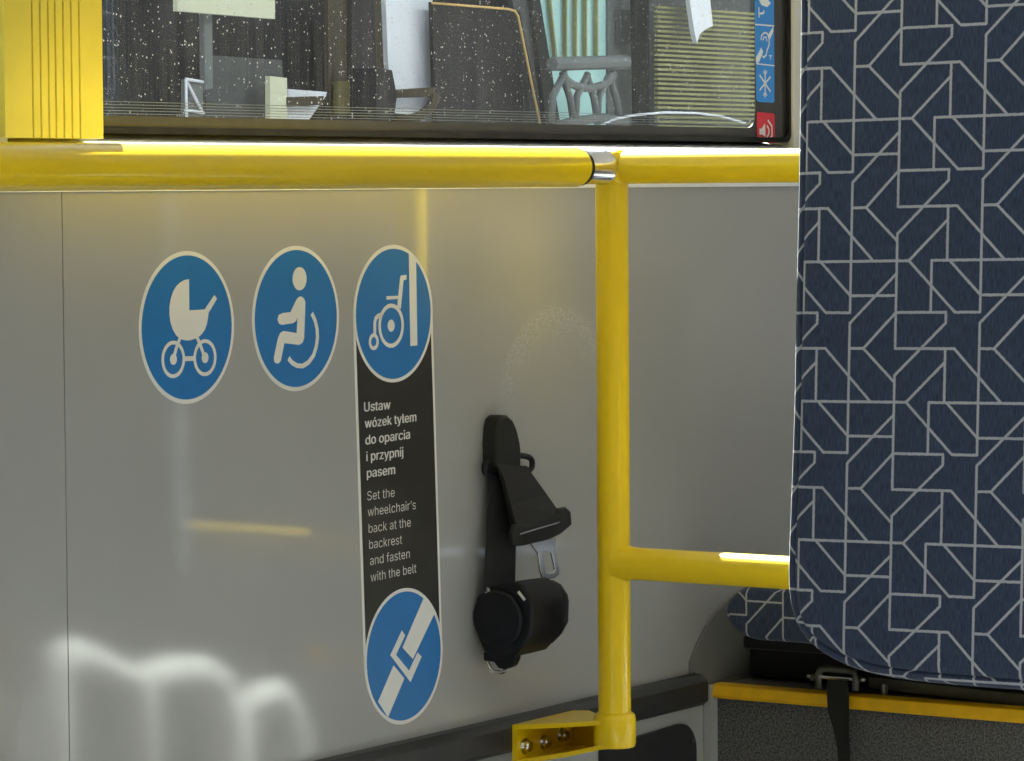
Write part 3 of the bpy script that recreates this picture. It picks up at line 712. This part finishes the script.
# cell corner (u=0, v=.44) sits at pixel (850.5, 324)
ou = -((-(pa.y + 0.024 * pa.z)) % PUm); ov = -((-(pa.z + 0.017 * pa.y) - 0.44 * PVm) % PVm)
M['fab'] = fabric_mat('patterned_navy_fabric', PUm, PVm, ou, ov)
pad = link('padded_backrest', bm, M['fab'], smooth=True)
tag(pad, 'tall padded backrest in navy fabric with pale line pattern', 'backrest')
# carrier board behind it, fixed to the cross rails
bm = bmesh.new(); prism(bm, pad_ring(loop, 0.03, PX + 0.0455), (0.012, 0, 0)); link('backing_board', bm, M['black'], pad)
for z in (ZR, ZL):
    for yy in (ymid + 0.08, ymid - 0.08): link('clamp', B(((PX + 0.0575, yy - 0.02, z - 0.022), (-0.0177, yy + 0.02, z + 0.022))), M['black'], pad)

# ------------------------------------------------------------------ wheel box with riser, nosing and seat
xp = Y(711, 700).x
zn1 = X(900, 700, xp).z; zn1 = X(712, 683, xp).z; zn0 = X(712, 697, xp).z
YE = -0.46
struct('floor_platform', B(((xp + 0.006, YE, 0), (X1, W - 0.001, zn1 - 0.004))), M['carpet'], 'raised platform over the wheel box with dark speckled riser')
nb = bmesh.new()
prism(nb, [(xp - 0.006, W - 0.004, zn0), (xp - 0.008, W - 0.004, zn0 + 0.004), (xp - 0.005, W - 0.004, zn1 - 0.002), (xp + 0.002, W - 0.004, zn1), (xp + 0.014, W - 0.004, zn1), (xp + 0.014, W - 0.004, zn1 - 0.003), (xp + 0.0055, W - 0.004, zn1 - 0.003), (xp + 0.0055, W - 0.004, zn0)], (0, YE - W, 0))
tag(link('step_nosing', nb, M['nosing'], bevel=0.001), 'yellow step nosing along the edge of the dark carpeted riser', 'step nosing')
struct('trim_2', B(((xp - 0.012, W - 0.006, 0), (xp + 0.005, W + 0.003, ZS0 + 0.02))), M['grey_trim'], 'grey corner trim beside the riser')
# wheel arch cover on the wall
ar = [Y(p[0], p[1], W - 0.004) for p in ((688, 676), (691, 662), (697, 646), (706, 628), (716, 613), (729, 599), (745, 588), (765, 580), (790, 575))]
ar = [p for p in ar if p.z > ZS1 + 0.003]
zz = ar[-1].z
ptsA = ar + [Vector((1.5, W - 0.004, zz)), Vector((1.5, W - 0.004, zn1 + 0.001)), Vector((xk + 0.001, W - 0.004, zn1 + 0.001)), Vector((xk + 0.001, W - 0.004, ZS1 + 0.001)), Vector((ar[0].x, W - 0.004, ZS1 + 0.001))]
bm = bmesh.new(); prism(bm, ptsA, (0, 0.0038, 0))
tag(link('wheel_arch_cover', bm, M['arch'], bevel=0.001, seg=2), 'wheel arch cover, darkened for under-seat shade, curving up behind the seat cushion', 'cover')

def cushion(bm, pts, prof2, axis):       # pts: outline in (y, z) plane at axis x
    pass
seat = thing('bus_seat', 'low patterned bus seat behind the padded backrest', 'seat', (0.6, -0.15, zn1))
xs = 0.34
cl = [X(p[0], p[1], xs) for p in ((722, 614), (728, 598), (738, 588), (760, 586), (800, 586))]
cb = [X(p[0], p[1], xs) for p in ((800, 644), (760, 642), (738, 630), (728, 622))]
zt_, zb_ = cl[3].z, cb[1].z
ylft = cl[0].y; yrgt = ylft - 0.44
zmid = (zt_ + zb_) / 2; hh = (zt_ - zb_) / 2
sec = []
for cxx, sgn in ((ylft - 0.045, 1), (yrgt + 0.045, -1)):
    for i in range(13):
        a = math.pi / 2 - math.pi * i / 12 if sgn == 1 else -math.pi / 2 - math.pi * i / 12
        sec.append(Vector((cxx + 0.045 * math.cos(a), zmid + hh * math.sin(a))))
bm = bmesh.new(); uvl = bm.loops.layers.uv.new('UVMap'); uvd = {}
cen = Vector(((ylft + yrgt) / 2, zmid)); rg = []
for x_, s in ((xs, 0.80), (xs + 0.004, 0.92), (xs + 0.012, 0.98), (xs + 0.03, 1.0), (xs + 0.36, 1.0), (xs + 0.38, 0.97), (xs + 0.385, 0.9)):
    ring_ = []
    for q in sec:
        dz = (q.y - cen.y) * (s if s > 0.9 else s); dy = q.x - cen.x; dy = math.copysign(abs(dy) - (1 - s) * 0.05, dy)
        v = bm.verts.new((x_, cen.x + dy, cen.y + dz)); uvd[v] = (-(cen.x + dy), -(cen.y + dz) - x_ * 0.9); ring_.append(v)
    rg.append(ring_)
k = len(sec)
for a, b in zip(rg, rg[1:]):
    for j in range(k): bm.faces.new((a[j], a[(j+1) % k], b[(j+1) % k], b[j]))
bm.faces.new(rg[0]); bm.faces.new(rg[-1][::-1])
for f in bm.faces:
    for l in f.loops: l[uvl].uv = uvd[l.vert]
M['fab2'] = fabric_mat('patterned_seat_fabric', PUm * 0.95, PVm * 1.0, 0.03, 0.03, 0.0011)
link('seat_cushion', bm, M['fab2'], seat, smooth=True)
bm = B(((0.74, yrgt + 0.02, zt_ - 0.02), (0.80, ylft - 0.14, zt_ + 0.36))); bm.loops.layers.uv.new('UVMap')
for f in bm.faces:
    for l in f.loops: l[bm.loops.layers.uv['UVMap']].uv = (-l.vert.co.y + l.vert.co.x, -l.vert.co.z)
link('seat_back', bm, M['rubber'], seat, bevel=0.02, seg=4)
link('seat_base_and_shade', B(((0.50, yrgt + 0.03, zn1), (0.80, W - 0.012, zb_ + 0.005))), M['black'], seat, bevel=0.005)  # black box widened to the wall to stand for under-seat shade
link('seat_shell', B(((xs + 0.02, yrgt + 0.015, zb_ - 0.012), (0.80, ylft - 0.015, zb_ + 0.003))), M['black'], seat, bevel=0.004)

# strap bracket on the edge of the platform
xb = xp - 0.012
sb = thing('strap_bracket', 'small steel bracket with black strap hanging over the yellow nosing', 'bracket', X(832, 690, xb))
def q9(*a): return [spx((680, 560), 2.977, p) for p in a]
path = [X(*p, xb) for p in q9((413,382),(412,342),(417,327),(432,322),(500,328),(518,334),(524,348),(522,388))]
bm = bmesh.new(); L9 = []
tube(bm, path, 0.0042, 10); link('clevis', bm, M['steel_dark'], sb, smooth=True)
for p0, p1 in (((392, 346), (404, 352)), ((534, 352), (545, 356))):
    a, b = [X(*q, xb) for q in q9(p0, p1)]
    bm = bmesh.new(); tube(bm, [a, b], 0.0045, 6); link('nut', bm, M['chrome'], sb)
a, b = [X(*q, xb) for q in q9((380, 345), (552, 357))]
bm = bmesh.new(); tube(bm, [a, b], 0.0022, 10); auto(link('pin', bm, M['chrome'], sb))
Lp = [X(*p, xb - d_) for p, d_ in zip(q9((438,356),(437,400),(440,450),(455,500),(468,560),(474,640)), (0.004, 0.004, 0.006, 0.006, 0.005, 0.005))]
Rp = [X(*p, xb - d_) for p, d_ in zip(q9((499,360),(501,400),(502,450),(501,500),(504,560),(506,640)), (0.004, 0.004, 0.006, 0.006, 0.005, 0.005))]
bm = bmesh.new(); ribbon(bm, Lp, Rp, 0.0016, Vector((-1, 0, 0))); link('strap', bm, M['web'], sb)
# seat mounting bar
a, b = X(868, 683, xp + 0.04), X(1024, 701, xp + 0.04)
bar = thing('mounting_bar', 'dull steel bar under the padded backrest beside the strap bracket', 'bar', a)
d = (b - a).normalized()
bm = bmesh.new(); prism(bm, [a + Vector((0, 0, 0.008)), a - Vector((0, 0, 0.007)), b + d * 0.3 - Vector((0, 0, 0.007)), b + d * 0.3 + Vector((0, 0, 0.008))], (0.03, 0, 0)); link('bar', bm, M['steel_dark'], bar, bevel=0.002)
p = X(884, 689, xp + 0.02); bm = bmesh.new(); tube(bm, [p - Vector((0, 0, 0.012)), p + Vector((0, 0, 0.006))], 0.0045, 8); link('bolt', bm, M['steel_dark'], bar)

# ------------------------------------------------------------------ window stickers on the glass
gs = G - 0.002
def gpoly(bm, pts, lay): prism(bm, [Y(p[0], p[1], gs) + Vector((0, -LAY * lay, 0)) for p in pts], (0, LAY * 0.8, 0))
def gstroke(bm, pts, wd, lay):
    P = [Vector((q.x, q.z)) for q in (Y(p[0], p[1], gs) for p in pts)]; L, Rr = [], []
    for i, p in enumerate(P):
        tt = (P[min(i+1, len(P)-1)] - P[max(i-1, 0)]).normalized(); nn = Vector((-tt.y, tt.x)) * wd / 2
        L.append(p + nn); Rr.append(p - nn)
    prism(bm, [(p.x, gs - LAY * lay, p.y) for p in L + Rr[::-1]], (0, LAY * 0.8, 0))
o8 = (720, 0); s8 = 4.76
def q8(*a): return [spx(o8, s8, p) for p in a]
t = thing('blue_window_sticker', 'blue strip of small white symbols on the right edge of window', 'sticker', Y(765, 102, gs))
bm = bmesh.new(); gpoly(bm, q8((163,-140),(255,-140),(258,480),(252,489),(182,485),(173,476)), 1); link('blue_strip', bm, M['winblue'], t)
bm = bmesh.new()
gpoly(bm, q8((167,113),(256,120),(256,127),(167,120)), 2); link('divider', bm, M['winwhite'], t); bm = bmesh.new(); gpoly(bm, q8((171,300),(257,310),(257,316),(171,307)), 2)
link('divider', bm, M['winwhite'], t)
bm = bmesh.new()
cxs, cys = 213, 397
for dx, dy in ((0, 66), (26, 40), (26, -32)):
    gstroke(bm, q8((cxs - dx, cys - dy * 1.0), (cxs + dx, cys + dy)), 0.0022, 2)
for sy in (-1, 1):
    gstroke(bm, q8((cxs - 9, cys + sy * 58), (cxs, cys + sy * 40), (cxs + 9, cys + sy * 58)), 0.0014, 2)
link('snowflake_symbol', bm, M['winwhite'], t)
bm = bmesh.new()
gpoly(bm, q8((226,168),(252,126),(252,150),(236,185)), 2); gpoly(bm, q8((170,275),(194,226),(203,246),(184,295),(171,303)), 2)
gstroke(bm, q8((193,190),(197,168),(210,155),(224,160),(232,185),(232,215),(222,240),(218,262),(206,274),(200,266)), 0.0022, 2)
gstroke(bm, q8((202,192),(208,176),(218,178),(222,196)), 0.0018, 2)
gstroke(bm, q8((232,264),(246,266)), 0.0014, 2); gstroke(bm, q8((239,265),(239,284)), 0.0014, 2)
link('ear_symbol', bm, M['winwhite'], t)
bm = bmesh.new()
gpoly(bm, q8((184,0),(218,-10),(240,15),(222,34),(196,24)), 2); gstroke(bm, q8((183,34),(184,84)), 0.0025, 2); gstroke(bm, q8((184,66),(206,62),(208,50)), 0.0025, 2)
link('camera_symbol', bm, M['winwhite'], t)
t = thing('red_window_sticker', 'small red sticker with white sounding speaker at window corner', 'sticker', Y(765, 140, gs))
bm = bmesh.new(); gpoly(bm, q8((174,538),(180,533),(252,540),(259,548),(261,683),(176,676)), 1); link('red_field', bm, M['winred'], t)
bm = bmesh.new()
gpoly(bm, q8((186,612),(196,612),(212,588),(215,652),(198,640),(186,640)), 2)
gstroke(bm, q8((222,598),(231,615),(231,635),(221,656)), 0.0022, 2); gstroke(bm, q8((226,572),(245,600),(246,645),(230,670)), 0.0026, 2)
link('speaker_symbol', bm, M['winwhite'], t)

# ------------------------------------------------------------------ unseen white hoops, added to mirror bright shapes in the satin panel
YH = -0.75
def RX(px, py):
    q = Y(px, py + 8, 2 * W - YH); return Vector((q.x, YH, q.z))
rk = thing('added_hoop_rack', 'unseen white hoop rack added to mirror bright shapes in the wall', 'rack', (RX(150, 700).x, YH, 0))
def hoop(pts, rr_):
    P = [RX(*p) for p in pts]; P = [Vector((P[0].x, YH, 0.01))] + P + [Vector((P[-1].x, YH, 0.01))]
    bm = bmesh.new(); tube(bm, P, rr_, 16); link('hoop', bm, M['shell'], rk, smooth=True)
hoop([(54, 700), (54, 665), (60, 652), (72, 648), (95, 654), (115, 665), (135, 672), (142, 690)], [0.024]*3 + [0.026]*2 + [0.02]*3 + [0.018]*2)
hoop([(141, 700), (141, 676), (150, 668), (175, 664), (200, 664), (216, 675), (226, 700)], 0.024)
hoop([(240, 700), (255, 690), (275, 685), (285, 700), (293, 720)], 0.022)
hoop([(-60, 720), (-40, 700), (-10, 685), (5, 700), (5, 715)], 0.020)
bm = bmesh.new(); box(bm, (RX(-60, 700).x, YH - 0.02, 0), (RX(300, 700).x, YH + 0.02, 0.012)); link('base_rail', bm, M['shell'], rk)

# ------------------------------------------------------------------ outside: ground and the vehicles parked alongside
struct('floor_outside', B(((-30, W + 0.3, -0.95), (40, 40, -0.9))), M['tarmac'], 'tarmac outside the bus')
struct('floor_street', B(((-30, -40, -0.95), (40, YF - 0.3, -0.9))), M['tarmac'], 'tarmac on the far side of the bus')
YO = 1.7
veh = thing('parked_coach', 'dark vehicle with gold trimmed window seen through the dusty glass', 'vehicle', (3.5, YO, -0.9))
def ext(name, pts, mt, y=YO, th=0.010, parent=veh):
    bm = bmesh.new(); prism(bm, [Y(p[0], p[1], y) for p in pts], (0, th, 0)); return link(name, bm, mt, parent)
xo0, xo1 = Y(-150, 50, YO + 0.06).x, Y(900, 50, YO + 0.06).x
link('body', B(((xo0, YO + 0.06, -0.5), (xo1, YO + 1.2, 2.2))), M['x_dark'], veh, bevel=0.05, seg=3)
ext('pane', [(206,55),(282,60),(287,138),(206,136)], M['x_grey'])
ext('pale_post', [(270,76),(287,78),(288,140),(270,139)], M['x_cream'], YO - 0.04)
ext('pale_post', [(204,0),(212,0),(213,88),(205,90)], M['x_mid'], YO - 0.04)
ext('sign', [(178,-20),(275,-20),(275,19),(178,11)], M['x_cream'], YO - 0.06)
ext('ledge', [(288,89),(327,92),(326,96),(306,124),(288,124)], M['x_pale'], YO - 0.02)
ext('band', [(286,97),(324,96),(322,105),(286,107)], M['x_brown'], YO - 0.04)
ext('olive_block', [(328,0),(390,0),(392,118),(329,117)], M['x_brown'], YO - 0.01)
ext('olive_block', [(338,81),(350,81),(350,114),(338,114)], M['x_olive'], YO - 0.03)
ext('dark_post', [(352,0),(374,0),(378,118),(352,118)], M['x_dark'], YO - 0.02)
ext('pale_pane', [(385,-20),(432,-20),(436,140),(395,140),(392,100),(388,60)], M['x_pale'], YO - 0.02)
ext('band', [(392,90),(436,87),(436,97),(394,98)], M['x_brown'], YO - 0.05)
ext('mirror_arm', [(376,68),(392,70),(397,96),(394,118),(376,118)], M['x_dark'], YO - 0.08, 0.05)
bm = bmesh.new(); tube(bm, [Y(p[0], p[1], YO - 0.07) for p in ((394,118),(408,120),(420,116),(430,108),(436,96))], 0.009, 10); link('curved_bar', bm, M['x_brown'], veh, smooth=True)
pn = ext('tinted_window', [(433,2),(512,8),(520,12),(545,140),(437,140)], M['x_dark'], YO - 0.05)
bm = bmesh.new(); tube(bm, [Y(p[0], p[1], YO - 0.06) for p in ((432,3),(470,6),(508,9),(515,11),(518,16),(529,70),(540,124))], 0.0022, 10); link('gold_trim', bm, M['x_gold'], pn, smooth=True)
ext('window_post', [(508,-20),(530,-20),(556,140),(541,140)], M['x_grey'], YO - 0.03)
ext('dark_post', [(530,-20),(537,-20),(563,140),(548,140)], M['x_dark'], YO - 0.04)
ext('teal_pane', [(537,-20),(608,-20),(608,140),(563,140)], M['x_teal'], YO - 0.01)
for i, x in enumerate((557, 566, 576, 586, 597)): ext('yellow_line', [(x-9,-20),(x-7.6,-20),(x + .4,57),(x-1,57)] if i == 0 else [(x,-20),(x+1.3,-20),(x+1.3,57),(x,57)], M['x_slat'], YO - 0.02, 0.008)
ext('grey_pane', [(608,-20),(633,-20),(636,140),(608,140)], M['x_mid'], YO - 0.015)
ext('grey_pane', [(620,10),(632,10),(632,44),(620,44)], M['x_grey'], YO - 0.03)
ext('dark_post', [(634,-20),(647,-20),(649,140),(637,140)], M['x_dark'], YO - 0.06)
# unseen street side: dark building added to darken the glass reflections
sb_ = thing('added_street_building', 'unseen dark building added across the street to darken the window reflections', 'building', (0, -14, -0.9))
link('facade', B(((-25, -14, -0.9), (45, -20, 4.2))), mat('dark_brick', (0.022, 0.021, 0.022), 0.9, spec=0.1, noise=0.2, nscale=5), sb_)
link('cornice', B(((-25.2, -13.8, 4.2), (45.2, -20, 4.4))), M['x_grey'], sb_)
# girder outside
gd = thing('lattice_girder', 'grey curved lattice girder in front of pale teal panel outside', 'girder', Y(590, 130, YO - 0.1))
bm = bmesh.new()
def gtube(pts, r): tube(bm, [Y(p[0], p[1], YO - 0.12) for p in pts], r, 8)
gtube(((552,64),(626,62)), 0.013)
link('top_beam', bm, M['x_mid'], gd, smooth=False)
for cx in (588,):
    bm = bmesh.new(); gtube([(cx + 25 * math.cos(a), 72 + 16 * math.sin(a)) for a in [math.radians(x) for x in range(0, 181, 15)]][::-1], 0.008); link('curved_brace', bm, M['x_mid'], gd, smooth=True)
for cx in (560, 584, 606):
    bm = bmesh.new(); gtube([(cx - 9, 124), (cx - 7, 96), (cx + 4, 74)], 0.007); link('brace', bm, M['x_mid'], gd, smooth=True)
    bm = bmesh.new(); gtube([(cx + 14, 124), (cx + 10, 98), (cx + 3, 76)], 0.007); link('brace', bm, M['x_mid'], gd, smooth=True)
bm = bmesh.new(); gtube([(545,130),(570,122),(600,118),(626,121)], 0.009); link('lower_beam', bm, M['x_mid'], gd, smooth=True)
# slatted grille
gr = thing('slatted_blind', 'olive horizontal slatted blind seen through right end of window', 'blind', Y(700, 140, YO - 0.1))
bm = bmesh.new(); prism(bm, [Y(p[0], p[1], YO - 0.02) for p in ((649,-20),(750,-20),(750,140),(649,140))], (0, 0.02, 0)); link('backing', bm, M['x_grey'], gr)
zs0, zs1 = Y(697, 138, YO - 0.08).z, Y(697, 12, YO - 0.08).z
xa, xb_ = Y(649, 70, YO - 0.08).x, Y(746, 70, YO - 0.08).x
pitch = (zs1 - zs0) / 27
for i in range(28):
    z = zs0 + pitch * i
    link('slat', B(((xa, YO - 0.10, z), (xb_, YO - 0.092, z + pitch * 0.5))), M['x_slat'], gr)
bm = bmesh.new(); prism(bm, [Y(p[0], p[1], YO - 0.14) for p in ((687,-20),(708,-20),(713,26),(706,29),(700,34),(697,43),(694,30))], (0, 0.01, 0)); link('hanging_pennant', bm, M['x_pale'], gr)
bm = bmesh.new(); tube(bm, [Y(p[0], p[1], YO - 0.17) for p in ((604,124),(615,119),(635,115),(665,112.5),(695,113),(720,116),(745,123))], 0.0024, 10); link('curved_wire', bm, M['x_pale'], gr, smooth=True)
bm = bmesh.new(); prism(bm, [Y(p[0], p[1], YO - 0.1) for p in ((186,79),(203,82),(203,140),(186,140))], (0, 0.01, 0)); nt_ = link('notice_board', bm, M['x_mid'], veh)
for a, b in (((186,79),(203,82)), ((187,82),(202,111)), ((185,110),(204,113)), ((186,79),(187,138))):
    bm = bmesh.new(); tube(bm, [Y(*a, YO - 0.105), Y(*b, YO - 0.105)], 0.0025, 6); fb_ = link('frame_bar', bm, M['x_pale'], nt_)
